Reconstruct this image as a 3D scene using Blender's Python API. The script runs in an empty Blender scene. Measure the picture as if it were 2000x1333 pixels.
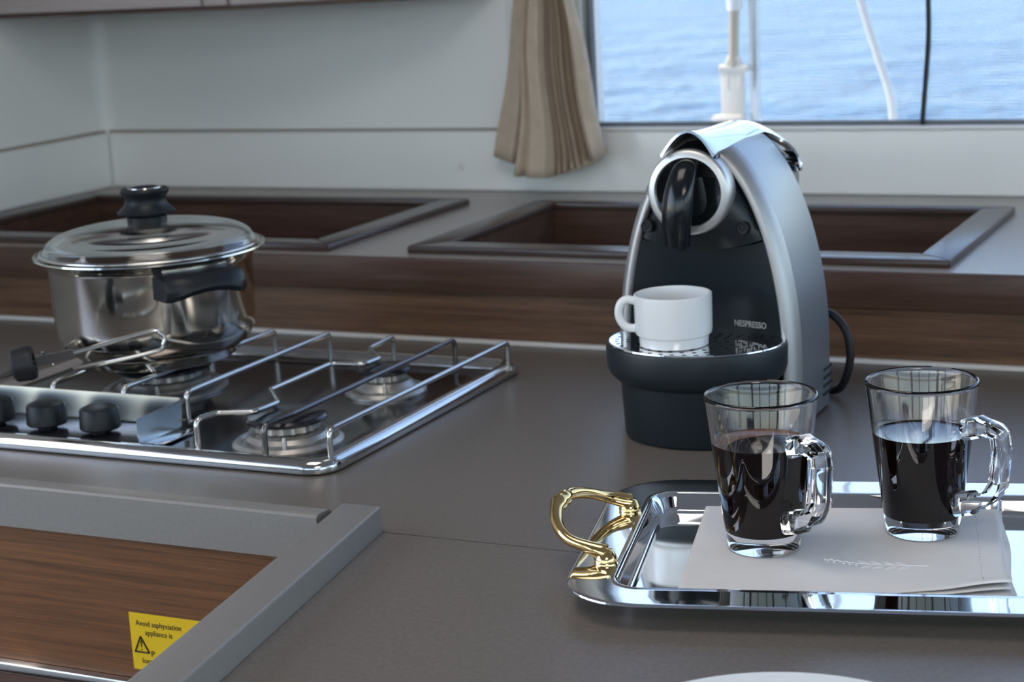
import bpy, bmesh, math, random
from mathutils import Vector, Matrix
R_ = math.radians
random.seed(7)
scene = bpy.context.scene
C = scene.collection

# ------------------------------------------------------------------ camera
cam_d = bpy.data.cameras.new('camera'); cam = bpy.data.objects.new('camera', cam_d); C.objects.link(cam)
cam_d.sensor_width = 36.0
cam_d.lens = 3557.9/2000*36
pitch, roll, yaw = 0.21610, 0.05386, -0.45325
fw = Vector((math.sin(yaw)*math.cos(pitch), math.cos(yaw)*math.cos(pitch), -math.sin(pitch)))
rt = Vector((math.cos(yaw), -math.sin(yaw), 0)); dn = fw.cross(rt)
rt2 = math.cos(roll)*rt + math.sin(roll)*dn
dn2 = -math.sin(roll)*rt + math.cos(roll)*dn
m3 = Matrix((rt2, -dn2, -fw)).transposed()
cam.matrix_world = Matrix.Translation((0, 0, 0.43)) @ m3.to_4x4()
cam_d.dof.use_dof = True; cam_d.dof.focus_distance = 1.29; cam_d.dof.aperture_fstop = 11.0
cam_d.clip_start = 0.02; cam_d.clip_end = 3000
scene.camera = cam

# ------------------------------------------------------------------ world, sun, exposure
scene.view_settings.view_transform = 'Standard'
scene.view_settings.look = 'None'
scene.view_settings.exposure = 1.0
scene.view_settings.gamma = 1.0
scene.view_settings.use_curve_mapping = False
world = bpy.data.worlds.new('world'); scene.world = world; world.use_nodes = True
wn = world.node_tree.nodes; wl = world.node_tree.links
sky = wn.new('ShaderNodeTexSky'); sky.sky_type = 'NISHITA'; sky.sun_disc = False
sky.sun_elevation = R_(52); sky.sun_rotation = R_(258); sky.air_density = 1.0; sky.dust_density = 1.5; sky.ozone_density = 1.0
bg = wn['Background']; wl.new(sky.outputs['Color'], bg.inputs['Color']); bg.inputs['Strength'].default_value = 0.34
sun_d = bpy.data.lights.new('sun', 'SUN'); sun_d.energy = 2.2; sun_d.angle = R_(0.6); sun_d.color = (1, 0.94, 0.85)
sun = bpy.data.objects.new('sun', sun_d); C.objects.link(sun)
sun.rotation_euler = Vector((0.62, 0.13, -0.77)).to_track_quat('-Z', 'Y').to_euler()
sun.location = (0, -3, 6)

# ------------------------------------------------------------------ materials
def mat(name, color=(0.5, 0.5, 0.5), rough=0.5, metal=0.0, spec=0.5, coat=0.0, trans=0.0, ior=1.45, emit=None):
    m = bpy.data.materials.new(name); m.use_nodes = True
    b = m.node_tree.nodes['Principled BSDF']
    b.inputs['Base Color'].default_value = (*color, 1)
    b.inputs['Roughness'].default_value = rough
    b.inputs['Metallic'].default_value = metal
    b.inputs['Specular IOR Level'].default_value = spec
    b.inputs['Coat Weight'].default_value = coat
    b.inputs['Coat Roughness'].default_value = 0.08
    b.inputs['Transmission Weight'].default_value = trans
    b.inputs['IOR'].default_value = ior
    return m
def nodes(m): return m.node_tree.nodes, m.node_tree.links, m.node_tree.nodes['Principled BSDF']
def add_noise(m, scale=50, amount=0.08, bump=0.0, stretch=(1, 1, 1), rough_amt=0.0, detail=4.0, bscale=None, dist=0.001):
    """mild colour variation + optional fine bump, object coordinates"""
    n, l, b = nodes(m)
    tc = n.new('ShaderNodeTexCoord'); mp = n.new('ShaderNodeMapping'); mp.inputs['Scale'].default_value = stretch
    l.new(tc.outputs['Object'], mp.inputs['Vector'])
    t = n.new('ShaderNodeTexNoise'); t.inputs['Scale'].default_value = scale; t.inputs['Detail'].default_value = detail
    l.new(mp.outputs['Vector'], t.inputs['Vector'])
    c = b.inputs['Base Color'].default_value[:3]
    r = n.new('ShaderNodeValToRGB')
    r.color_ramp.elements[0].position = 0.3; r.color_ramp.elements[1].position = 0.7
    r.color_ramp.elements[0].color = (*[max(0, k*(1-amount)) for k in c], 1)
    r.color_ramp.elements[1].color = (*[min(1, k*(1+amount)) for k in c], 1)
    l.new(t.outputs['Fac'], r.inputs['Fac']); l.new(r.outputs['Color'], b.inputs['Base Color'])
    if rough_amt:
        mr = n.new('ShaderNodeMapRange'); r0 = b.inputs['Roughness'].default_value
        mr.inputs['To Min'].default_value = max(0, r0-rough_amt); mr.inputs['To Max'].default_value = r0+rough_amt
        l.new(t.outputs['Fac'], mr.inputs['Value']); l.new(mr.outputs['Result'], b.inputs['Roughness'])
    if bump:
        t2 = n.new('ShaderNodeTexNoise'); t2.inputs['Scale'].default_value = bscale or scale*3; t2.inputs['Detail'].default_value = 3
        l.new(mp.outputs['Vector'], t2.inputs['Vector'])
        bp = n.new('ShaderNodeBump'); bp.inputs['Strength'].default_value = bump; bp.inputs['Distance'].default_value = dist
        l.new(t2.outputs['Fac'], bp.inputs['Height']); l.new(bp.outputs['Normal'], b.inputs['Normal'])
    return m
def wood(name, dark, light, rough=0.4, coat=0.0, stretch=(1.2, 14, 30)):
    m = mat(name, light, rough, coat=coat)
    n, l, b = nodes(m)
    tc = n.new('ShaderNodeTexCoord'); mp = n.new('ShaderNodeMapping'); mp.inputs['Scale'].default_value = stretch
    l.new(tc.outputs['Object'], mp.inputs['Vector'])
    t = n.new('ShaderNodeTexNoise'); t.inputs['Scale'].default_value = 3.5; t.inputs['Detail'].default_value = 8; t.inputs['Roughness'].default_value = 0.65
    t.inputs['Distortion'].default_value = 0.6
    l.new(mp.outputs['Vector'], t.inputs['Vector'])
    t2 = n.new('ShaderNodeTexNoise'); t2.inputs['Scale'].default_value = 22; t2.inputs['Detail'].default_value = 5
    l.new(mp.outputs['Vector'], t2.inputs['Vector'])
    mx = n.new('ShaderNodeMath'); mx.operation = 'MULTIPLY_ADD'; mx.inputs[1].default_value = 0.45
    l.new(t2.outputs['Fac'], mx.inputs[0]); l.new(t.outputs['Fac'], mx.inputs[2])
    r = n.new('ShaderNodeValToRGB')
    r.color_ramp.elements[0].position = 0.5; r.color_ramp.elements[1].position = 0.95
    r.color_ramp.elements[0].color = (*dark, 1); r.color_ramp.elements[1].color = (*light, 1)
    l.new(mx.outputs['Value'], r.inputs['Fac']); l.new(r.outputs['Color'], b.inputs['Base Color'])
    bp = n.new('ShaderNodeBump'); bp.inputs['Strength'].default_value = 0.15; bp.inputs['Distance'].default_value = 0.0005
    l.new(t2.outputs['Fac'], bp.inputs['Height']); l.new(bp.outputs['Normal'], b.inputs['Normal'])
    return m
M = {}
M['wall'] = add_noise(mat('white gelcoat', (0.88, 0.88, 0.865), 0.30), 4, 0.02)
M['trim'] = add_noise(mat('white trim', (0.90, 0.90, 0.885), 0.22), 6, 0.02)
M['caulk'] = mat('caulk', (0.72, 0.70, 0.67), 0.5)
M['oldseal'] = mat('aged sealant', (0.36, 0.33, 0.29), 0.6)
M['ceil'] = mat('ceiling vinyl', (0.72, 0.71, 0.69), 0.6)
M['floor'] = wood('floor teak', (0.045, 0.026, 0.016), (0.10, 0.062, 0.038))
M['worktop'] = add_noise(mat('grey laminate', (0.148, 0.126, 0.108), 0.36), 260, 0.16, bump=0.06, rough_amt=0.05, bscale=700, dist=0.0003)
M['edge'] = add_noise(mat('grey edging', (0.205, 0.192, 0.178), 0.40), 300, 0.05, bump=0.03, bscale=700, dist=0.0003)
M['shelf'] = add_noise(mat('grey shelf laminate', (0.34, 0.30, 0.26), 0.30), 200, 0.1)
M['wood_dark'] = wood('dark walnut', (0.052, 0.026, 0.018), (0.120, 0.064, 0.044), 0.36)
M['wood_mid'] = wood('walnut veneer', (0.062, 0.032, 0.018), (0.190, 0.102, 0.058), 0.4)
M['wood_front'] = wood('front walnut', (0.062, 0.022, 0.006), (0.205, 0.082, 0.026), 0.45, stretch=(1.0, 14, 62))
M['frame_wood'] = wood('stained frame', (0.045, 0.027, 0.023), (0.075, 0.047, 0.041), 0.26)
M['cab'] = wood('upper cabinet veneer', (0.46, 0.39, 0.385), (0.56, 0.49, 0.485), 0.3)
M['seal'] = mat('black seal', (0.012, 0.016, 0.02), 0.6)
M['chrome'] = add_noise(mat('chrome', (0.86, 0.87, 0.88), 0.045, 1.0), 30, 0.02)
M['steel'] = add_noise(mat('polished steel', (0.66, 0.65, 0.62), 0.13, 1.0), 40, 0.05, rough_amt=0.04)
M['pot'] = add_noise(mat('pot steel', (0.70, 0.67, 0.61), 0.11, 1.0), 25, 0.05, rough_amt=0.04, stretch=(1, 1, 3))
M['potin'] = add_noise(mat('reflection brown pan interior', (0.13, 0.068, 0.035), 0.5, 0.6), 30, 0.2)  # brown of reflected wood put into the steel's own colour
M['guard'] = mat('brushed guard steel', (0.50, 0.53, 0.54), 0.24, 1.0)
M['wire'] = mat('wire steel', (0.55, 0.54, 0.52), 0.22, 1.0)
M['wire_dark'] = mat('heat darkened wire', (0.16, 0.15, 0.15), 0.28, 1.0)
M['hobplate'] = add_noise(mat('hob plate', (0.15, 0.14, 0.135), 0.16, 1.0), 30, 0.08, rough_amt=0.04)
M['burner'] = add_noise(mat('burner alloy', (0.42, 0.40, 0.37), 0.42, 0.9), 120, 0.15, bump=0.1, dist=0.0005)
M['enamel'] = mat('black enamel', (0.012, 0.013, 0.016), 0.22)
M['bakelite'] = add_noise(mat('black bakelite', (0.011, 0.013, 0.016), 0.42, spec=0.35), 80, 0.1)
M['rubber'] = mat('black rubber', (0.012, 0.012, 0.014), 0.5)
M['brass'] = add_noise(mat('polished brass', (0.86, 0.59, 0.25), 0.10, 1.0), 60, 0.08)
M['silver'] = add_noise(mat('silver paint', (0.31, 0.335, 0.375), 0.38, 0.75), 900, 0.05)
M['rib'] = mat('brushed rib', (0.46, 0.455, 0.455), 0.42, 0.85)
M['blackplastic'] = add_noise(mat('matte black plastic', (0.010, 0.016, 0.021), 0.42), 900, 0.12, bump=0.05, bscale=1500, dist=0.0002)
M['glossblack'] = mat('gloss black plastic', (0.006, 0.008, 0.010), 0.08, coat=0.4)
M['leverblack'] = mat('lever black plastic', (0.006, 0.008, 0.010), 0.17)
M['satinblack'] = mat('satin black plastic', (0.007, 0.011, 0.014), 0.30)
M['satin'] = mat('satin nickel ring', (0.72, 0.72, 0.71), 0.42, 0.9)
M['logo'] = mat('silver print', (0.42, 0.43, 0.44), 0.4)
M['hole'] = mat('hole shadow black', (0.008, 0.008, 0.01), 0.6)
M['china'] = mat('white china', (0.80, 0.81, 0.82), 0.16, coat=0.3)
M['linen'] = add_noise(mat('white linen', (0.76, 0.735, 0.71), 0.85), 60, 0.02, bump=0.25, bscale=1400, dist=0.0003)
M['stitch'] = mat('stitch grey', (0.22, 0.21, 0.20), 0.8)
M['thread'] = mat('embroidery thread', (0.84, 0.82, 0.80), 0.5)
M['curtain'] = add_noise(mat('beige curtain', (0.56, 0.45, 0.345), 0.8), 60, 0.08, bump=0.2, bscale=1500, dist=0.0004)
M['yellow'] = mat('yellow sticker', (0.70, 0.46, 0.008), 0.35)
M['ink'] = mat('black ink', (0.010, 0.009, 0.008), 0.5)
M['screen'] = mat('grey screen mesh', (0.55, 0.57, 0.6), 0.6)
M['deck'] = mat('white deck', (0.75, 0.75, 0.73), 0.4)
M['cream'] = mat('cream fitting', (0.72, 0.66, 0.56), 0.4)
M['bronze'] = mat('thread bronze', (0.50, 0.40, 0.28), 0.4, 0.5)
M['white'] = mat('white plastic', (0.78, 0.78, 0.76), 0.4)
M['diffuser'] = mat('added fill diffuser', (0.9, 0.9, 0.9), 0.5)  # glowing face of the added ceiling fill panels
M['diffuser'].node_tree.nodes['Principled BSDF'].inputs['Emission Color'].default_value = (1, 0.985, 0.96, 1)
M['diffuser'].node_tree.nodes['Principled BSDF'].inputs['Emission Strength'].default_value = 0.5
M['glass'] = mat('clear glass', (0.995, 0.998, 1.0), 0.0, trans=1.0, ior=1.47)
M['lidglass'] = mat('lid glass', (0.93, 0.94, 0.94), 0.0, trans=1.0, ior=1.45)
# coffee: refractive liquid with strong absorption
M['coffee'] = add_noise(mat('black coffee', (0.008, 0.0022, 0.0016), 0.03, ior=1.34), 8, 0.25)
M['coffee_side'] = mat('black coffee against glass', (0.008, 0.0022, 0.0016), 0.4, spec=0.03)
M['crema'] = add_noise(mat('brown crema', (0.16, 0.068, 0.022), 0.25), 200, 0.3)
def sea_mat():
    m = mat('sea water', (0.10, 0.26, 0.42), 0.26, ior=1.33, spec=0.24)
    n, l, b = nodes(m)
    tc = n.new('ShaderNodeTexCoord'); mp = n.new('ShaderNodeMapping'); mp.inputs['Scale'].default_value = (1, 1, 1)
    l.new(tc.outputs['Object'], mp.inputs['Vector'])
    h = None
    for sc, w in ((0.5, 0.5), (1.6, 0.28), (5.0, 0.10)):
        t = n.new('ShaderNodeTexNoise'); t.inputs['Scale'].default_value = sc; t.inputs['Detail'].default_value = 3
        l.new(mp.outputs['Vector'], t.inputs['Vector'])
        a = n.new('ShaderNodeMath'); a.operation = 'MULTIPLY_ADD'; a.inputs[1].default_value = w
        l.new(t.outputs['Fac'], a.inputs[0])
        if h: l.new(h.outputs['Value'], a.inputs[2])
        else: a.inputs[2].default_value = 0
        h = a
    bp = n.new('ShaderNodeBump'); bp.inputs['Strength'].default_value = 1.0; bp.inputs['Distance'].default_value = 1.8
    l.new(h.outputs['Value'], bp.inputs['Height']); l.new(bp.outputs['Normal'], b.inputs['Normal'])
    r = n.new('ShaderNodeValToRGB'); r.color_ramp.elements[0].position = 0.36; r.color_ramp.elements[1].position = 0.6
    r.color_ramp.elements[0].color = (0.02, 0.10, 0.21, 1); r.color_ramp.elements[1].color = (0.09, 0.19, 0.27, 1)
    l.new(h.outputs['Value'], r.inputs['Fac']); l.new(r.outputs['Color'], b.inputs['Base Color'])
    return m
M['sea'] = sea_mat()

# ------------------------------------------------------------------ builders
ORG = {}            # object -> world origin that its mesh is relative to
def link(name, me, m, parent=None, smooth=None):
    me.name = name
    if isinstance(m, str): m = M[m]
    if m is not None: me.materials.append(m)
    o = bpy.data.objects.new(name, me); C.objects.link(o)
    if parent is not None:
        o.parent = parent; ORG[o.name] = ORG.get(parent.name, Vector((0, 0, 0)))
    if smooth is not None:
        for p in me.polygons: p.use_smooth = True
        me.set_sharp_from_angle(angle=R_(smooth))
    return o
def obj(name, bm, m, parent=None, smooth=35, local=False):
    """bm holds WORLD coordinates (local=True: coordinates of the parent's frame)"""
    bmesh.ops.recalc_face_normals(bm, faces=bm.faces[:])
    if parent is not None and not local:
        off = ORG.get(parent.name, Vector((0, 0, 0)))
        bmesh.ops.translate(bm, verts=bm.verts[:], vec=-off)
    me = bpy.data.meshes.new(name); bm.to_mesh(me); bm.free()
    return link(name, me, m, parent, smooth)
def thing(name, label, cat, loc=(0, 0, 0), rotz=0.0, group=None):
    o = bpy.data.objects.new(name, None); C.objects.link(o); o.empty_display_size = 0.02
    o.location = loc; o.rotation_euler = (0, 0, rotz)
    o['label'] = label; o['category'] = cat
    if group: o['group'] = group
    ORG[o.name] = Vector(loc)
    return o
def tag(o, label, cat, group=None, kind=None):
    o['label'] = label; o['category'] = cat
    if group: o['group'] = group
    if kind: o['kind'] = kind
    return o
def struct(name, bm, m, parent=None, smooth=35):
    o = obj(name, bm, m, parent, smooth)
    if parent is None: o['kind'] = 'structure'
    return o
def B(): return bmesh.new()
def box(bm, x0, x1, y0, y1, z0, z1, bev=0.0, seg=2):
    r = bmesh.ops.create_cube(bm, size=1.0)
    vs = r['verts']
    for v in vs:
        v.co.x = x0 if v.co.x < 0 else x1
        v.co.y = y0 if v.co.y < 0 else y1
        v.co.z = z0 if v.co.z < 0 else z1
    if bev > 0:
        es = list({e for v in vs for e in v.link_edges})
        bmesh.ops.bevel(bm, geom=es, offset=bev, segments=seg, profile=0.5, affect='EDGES')
    return bm
def prism(bm, poly, z0, z1, bev=0.0, seg=2):
    """poly: list of (x,y) counter-clockwise, extruded in z"""
    a = [bm.verts.new((p[0], p[1], z0)) for p in poly]; b = [bm.verts.new((p[0], p[1], z1)) for p in poly]
    n = len(poly)
    fs = [bm.faces.new(list(reversed(a))), bm.faces.new(b)]
    for i in range(n): fs.append(bm.faces.new((a[i], a[(i+1) % n], b[(i+1) % n], b[i])))
    if bev > 0:
        es = list({e for f in fs for e in f.edges})
        bmesh.ops.bevel(bm, geom=es, offset=bev, segments=seg, profile=0.5, affect='EDGES')
    return bm
def rings(bm, loops, close0=True, close1=True, cyc=True):
    """skin a list of loops with equal vertex counts"""
    L = [[bm.verts.new(p) for p in lp] for lp in loops]
    n = len(L[0])
    for a, b in zip(L[:-1], L[1:]):
        for i in range(n if cyc else n-1):
            j = (i+1) % n
            bm.faces.new((a[i], a[j], b[j], b[i]))
    if close0: bm.faces.new(list(reversed(L[0])))
    if close1: bm.faces.new(L[-1])
    return L
def lathe(bm, prof, c=(0, 0, 0), seg=48, a0=0.0, a1=2*math.pi):
    """prof: list of (r,z). r==0 at ends closes with a point"""
    full = abs(a1-a0-2*math.pi) < 1e-6
    n = seg if full else seg+1
    rows = []
    for r, z in prof:
        if r <= 1e-7: rows.append([bm.verts.new((c[0], c[1], c[2]+z))])
        else: rows.append([bm.verts.new((c[0]+r*math.cos(a0+(a1-a0)*i/seg), c[1]+r*math.sin(a0+(a1-a0)*i/seg), c[2]+z)) for i in range(n)])
    for a, b in zip(rows[:-1], rows[1:]):
        for i in range(n if full else n-1):
            j = (i+1) % n
            if len(a) == 1 and len(b) == 1: continue
            if len(a) == 1: bm.faces.new((a[0], b[j], b[i]))
            elif len(b) == 1: bm.faces.new((a[i], a[j], b[0]))
            else: bm.faces.new((a[i], a[j], b[j], b[i]))
    return bm
def catmull(pts, sub=6, closed=False):
    pts = [Vector(p) for p in pts]; out = []; n = len(pts)
    rng = range(n if closed else n-1)
    for i in rng:
        p0 = pts[(i-1) % n] if (closed or i > 0) else pts[0]*2-pts[1]
        p1 = pts[i]; p2 = pts[(i+1) % n]
        p3 = pts[(i+2) % n] if (closed or i+2 < n) else pts[-1]*2-pts[-2]
        for k in range(sub):
            t = k/sub
            out.append(0.5*((2*p1)+(p2-p0)*t+(2*p0-5*p1+4*p2-p3)*t*t+(-p0+3*p1-3*p2+p3)*t**3))
    if not closed: out.append(pts[-1])
    return out
def fillet(pts, rad, seg=5):
    """polyline with rounded corners"""
    pts = [Vector(p) for p in pts]; out = [pts[0]]
    for i in range(1, len(pts)-1):
        a, b, c = pts[i-1], pts[i], pts[i+1]
        d1 = (a-b); d2 = (c-b); l1, l2 = d1.length, d2.length
        d1.normalize(); d2.normalize()
        ang = d1.angle(d2)
        if ang > 3.1: out.append(b); continue
        t = min(rad/math.tan(ang/2), l1*0.48, l2*0.48)
        p, q = b+d1*t, b+d2*t
        for k in range(seg+1):
            s = k/seg
            out.append(p*(1-s)**2+b*2*s*(1-s)+q*s*s)
    out.append(pts[-1]); return out
def tube(bm, pts, rad, seg=10, closed=False, cap=True, sect=None):
    """sweep round (or given section list of (a,b)) along pts; rad float or list"""
    pts = [Vector(p) for p in pts]; n = len(pts)
    T = []
    for i in range(n):
        if closed: d = pts[(i+1) % n]-pts[(i-1) % n]
        else: d = pts[min(i+1, n-1)]-pts[max(i-1, 0)]
        T.append(d.normalized())
    up = Vector((0, 0, 1))
    if abs(T[0].dot(up)) > 0.95: up = Vector((1, 0, 0))
    N = (up-T[0]*up.dot(T[0])).normalized()
    loops = []
    for i in range(n):
        N = (N-T[i]*N.dot(T[i])).normalized(); Bv = T[i].cross(N)
        r = rad[i] if isinstance(rad, (list, tuple)) else rad
        if sect: lp = [pts[i]+N*a*r+Bv*b*r for a, b in sect]
        else: lp = [pts[i]+(N*math.cos(2*math.pi*k/seg)+Bv*math.sin(2*math.pi*k/seg))*r for k in range(seg)]
        loops.append(lp)
    if closed: loops.append(loops[0])
    L = rings(bm, loops, cap and not closed, cap and not closed)
    if closed: bmesh.ops.remove_doubles(bm, verts=L[0]+L[-1], dist=1e-6)
    return bm
def rrect(x0, x1, y0, y1, r, seg=8):
    out = []
    for cx, cy, a in ((x1-r, y1-r, 0), (x0+r, y1-r, 90), (x0+r, y0+r, 180), (x1-r, y0+r, 270)):
        for k in range(seg+1):
            t = R_(a+90*k/seg); out.append((cx+r*math.cos(t), cy+r*math.sin(t)))
    return out
def text_mesh(name, s, size, m, parent, mw, depth=0.00015, align='LEFT', xscale=1.0, bold=0.0):
    """lettering as thin solid mesh; mw: matrix placing it in the parent's frame"""
    cu = bpy.data.curves.new(name+'_curve', 'FONT'); cu.body = s; cu.size = size; cu.extrude = depth; cu.align_x = align; cu.offset = bold
    cu.resolution_u = 3
    t = bpy.data.objects.new(name+'_tmp', cu); C.objects.link(t)
    dg = bpy.context.evaluated_depsgraph_get(); dg.update()
    me = bpy.data.meshes.new_from_object(t.evaluated_get(dg))
    bpy.data.objects.remove(t); bpy.data.curves.remove(cu)
    me.materials.clear()
    me.transform(mw @ Matrix.Diagonal((xscale, 1, 1, 1)))
    return link(name, me, m, parent)

# ================================================================== SETTING
XL, XR, YB, YF, ZF, ZC = -1.765, 2.3, 2.25, -2.4, -0.92, 1.12
SH = 0.094            # raised shelf height
bm = B(); box(bm, XL-0.1, XR+0.1, YF-0.1, YB+0.1, ZF-0.06, ZF); struct('floor', bm, 'floor')
bm = B(); box(bm, XL-0.1, XR+0.1, YF-0.1, YB+0.1, ZC, ZC+0.06); struct('ceiling', bm, 'ceil')
# back wall with the window opening
WX0, WX1, WZ0, WZ1 = -0.962, 2.1, 0.182, 0.98
bm = B()
box(bm, XL-0.1, XR+0.1, YB, YB+0.05, ZF, WZ0)
box(bm, XL-0.1, XR+0.1, YB, YB+0.05, WZ1, ZC)
box(bm, XL-0.1, WX0, YB, YB+0.05, WZ0, WZ1)
box(bm, WX1, XR+0.1, YB, YB+0.05, WZ0, WZ1)
struct('wall_back', bm, 'wall', smooth=None)
bm = B(); box(bm, XL-0.1, XL, 0.95, YB, ZF, ZC); box(bm, XL-0.1, XL, YF, 0.95, ZF, -0.05); box(bm, XL-0.1, XL, YF, 0.95, 0.95, ZC)
for y in (YF, -0.8): box(bm, XL-0.1, XL, y, y+0.12, -0.05, 0.95)
struct('wall_left', bm, 'wall', smooth=None)
# coved corner between the two walls
bm = B()
prof = [(XL, YB)]
for k in range(7):
    a = R_(90*k/6); prof.append((XL+0.022-0.022*math.sin(a), YB-0.022+0.022*math.cos(a)))
prism(bm, list(reversed(prof)), SH, ZC); struct('trim_1', bm, 'wall')
# right wall: long saloon window
bm = B()
box(bm, XR, XR+0.05, YF, YB, ZF, -0.05); box(bm, XR, XR+0.05, YF, YB, 0.95, ZC)
for y in (YF, 0.0, YB-0.35): box(bm, XR, XR+0.05, y, y+0.18, -0.05, 0.95)
struct('wall_right', bm, 'wall', smooth=None)
# wall behind the camera: wide companionway door opening and side windows
bm = B()
box(bm, XL-0.1, XR+0.1, YF-0.05, YF, 0.98, ZC)
for x0, x1 in ((XL-0.1, -1.5), (-0.50, -0.38), (0.9, 1.02), (XR-0.2, XR+0.1)): box(bm, x0, x1, YF-0.05, YF, 0.0, 0.98)
struct('wall_front', bm, 'wall', smooth=None)
bm = B(); box(bm, XL-0.1, XR+0.1, YF-0.05, YF, ZF, 0.0); struct('trim_5', bm, 'wood_dark', smooth=None)  # unseen lower bulkhead, dark wood added to deepen reflections in the mugs
# backsplash strips with the little step at their top
bm = B(); box(bm, XL+0.010, XR, YB-0.010, YB, SH, 0.177, 0.004, 3); tb = struct('trim_2', bm, 'trim')
bm = B(); box(bm, XL, XL+0.010, 1.2, YB-0.010, SH, 0.177, 0.004, 3); tl = struct('trim_3', bm, 'trim')
bm = B(); tube(bm, [(XL+0.003, 1.2, 0.1785), (XL+0.003, YB-0.006, 0.1785)], 0.0028, 8); obj('sealant_line', bm, 'oldseal', tl)
bm = B(); tube(bm, [(XL+0.006, YB-0.003, 0.1785), (-1.08, YB-0.003, 0.1785)], 0.0026, 8); obj('sealant_line', bm, 'oldseal', tb)
bm = B(); lathe(bm, [(0, -0.001), (0.0052, -0.001), (0.0055, 0.001), (0.004, 0.0025), (0.002, 0.0027), (0.0018, 0.0017), (0, 0.0017)], seg=20)
bmesh.ops.rotate(bm, verts=bm.verts[:], cent=(0, 0, 0), matrix=Matrix.Rotation(R_(90), 3, 'X'))
bmesh.ops.translate(bm, verts=bm.verts[:], vec=(-1.154, YB-0.010, 0.129)); obj('screw_cap', bm, 'white', tb)
# window sill and seal
w1 = None
bm = B(); box(bm, WX0-0.01, WX1+0.01, YB-0.014, YB+0.05, WZ0-0.005, WZ0, 0.002)
w1 = struct('window_1', bm, 'trim')
bm = B(); box(bm, WX0+0.002, WX0+0.008, YB-0.004, YB+0.01, WZ0, WZ1); box(bm, WX0, WX1, YB-0.004, YB+0.01, WZ0, WZ0+0.005)
box(bm, WX0, WX1, YB-0.004, YB+0.01, WZ1-0.006, WZ1); box(bm, WX1-0.008, WX1, YB-0.004, YB+0.01, WZ0, WZ1)
obj('window_seal', bm, 'seal', w1)
bm = B(); box(bm, -1.075, WX0-0.002, YB-0.012, YB, 0.178, WZ1+0.05, 0.004); obj('window_frame', bm, 'trim', w1)

# unseen ceiling panels, added to fill the dark interior with light
def added_fill_panel(x, y, sx, sy, power, label):
    t = thing('added_fill_panel', label, 'added fill light', (x, y, ZC))
    bm = B(); box(bm, x-sx/2-0.02, x+sx/2+0.02, y-sy/2-0.02, y+sy/2+0.02, ZC-0.012, ZC, 0.003); obj('frame', bm, 'white', t)
    bm = B(); box(bm, x-sx/2, x+sx/2, y-sy/2, y+sy/2, ZC-0.015, ZC-0.0125); obj('diffuser', bm, 'diffuser', t, smooth=None)
    ld = bpy.data.lights.new('fill_light', 'AREA'); ld.shape = 'RECTANGLE'; ld.size = sx; ld.size_y = sy; ld.energy = power; ld.color = (1.0, 0.93, 0.85)
    lo_ = bpy.data.objects.new('fill_light', ld); C.objects.link(lo_); lo_.parent = t; lo_.location = (0, 0, -0.018)
added_fill_panel(-0.75, 0.95, 0.6, 0.5, 1.5, 'unseen fill light panel added over the galley worktop')
added_fill_panel(0.5, -0.4, 0.7, 0.7, 6.0, 'unseen fill light panel added over the saloon floor')
# ---------------------------------------------------------------- outside
bm = B(); box(bm, -6, 8, YB+0.05, 2.78, 0.02, 0.105, 0.01); struct('trim_4', bm, 'deck')
bm = B(); v = [bm.verts.new(p) for p in ((-900, 2.9, -1.6), (900, 2.9, -1.6), (900, 1600, -1.6), (-900, 1600, -1.6))]; bm.faces.new(v)
v = [bm.verts.new(p) for p in ((-900, -1600, -1.6), (900, -1600, -1.6), (900, -4, -1.6), (-900, -4, -1.6))]; bm.faces.new(v)
sea = obj('sea', bm, 'sea', smooth=None); tag(sea, 'sunlit pale blue sea with small ripples outside window', 'sea', kind='stuff')

# ---------------------------------------------------------------- raised shelf with two sunken bins
SX1 = 1.9
H1 = (-1.712, -1.085, 1.760, 2.125)
H2 = (-0.985, -0.379, 1.765, 2.115)
FW = 0.036
sh = thing('storage_shelf', 'raised storage shelf with grey top and dark wood front along the white back wall', 'shelf', (-0.7, 1.744, 0))
def inner(h): return (h[0]+FW-0.004, h[1]-FW+0.004, h[2]+FW-0.004, h[3]-0.018)
i1, i2 = inner(H1), inner(H2)
bm = B()
T0, T1 = SH-0.016, SH
I1, I2 = i1, i2
i1 = (I1[0]-0.006, I1[1]+0.006, I1[2]-0.006, I1[3]+0.006); i2 = (I2[0]-0.006, I2[1]+0.006, I2[2]-0.006, I2[3]+0.006)
box(bm, XL, SX1, 1.744, i1[2], T0, T1); box(bm, XL, SX1, max(i1[3], i2[3]), YB, T0, T1)
box(bm, XL, i1[0], i1[2], max(i1[3], i2[3]), T0, T1); box(bm, i1[1], i2[0], i1[2], i1[3], T0, T1); box(bm, i2[1], SX1, i1[2], i1[3], T0, T1)
obj('shelf_top', bm, 'shelf', sh, smooth=None)
bm = B(); box(bm, XL, SX1, 1.741, 1.765, 0.055, SH-0.0005, 0.003); obj('shelf_front_rail', bm, 'wood_dark', sh)
bm = B(); box(bm, XL, SX1, 1.747, 1.765, 0.0, 0.0545); obj('shelf_front_panel', bm, 'wood_mid', sh)
bm = B(); box(bm, XL, SX1, 1.738, 1.747, 0.0, 0.0045, 0.001); obj('sealant_bead', bm, 'caulk', sh)
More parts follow.
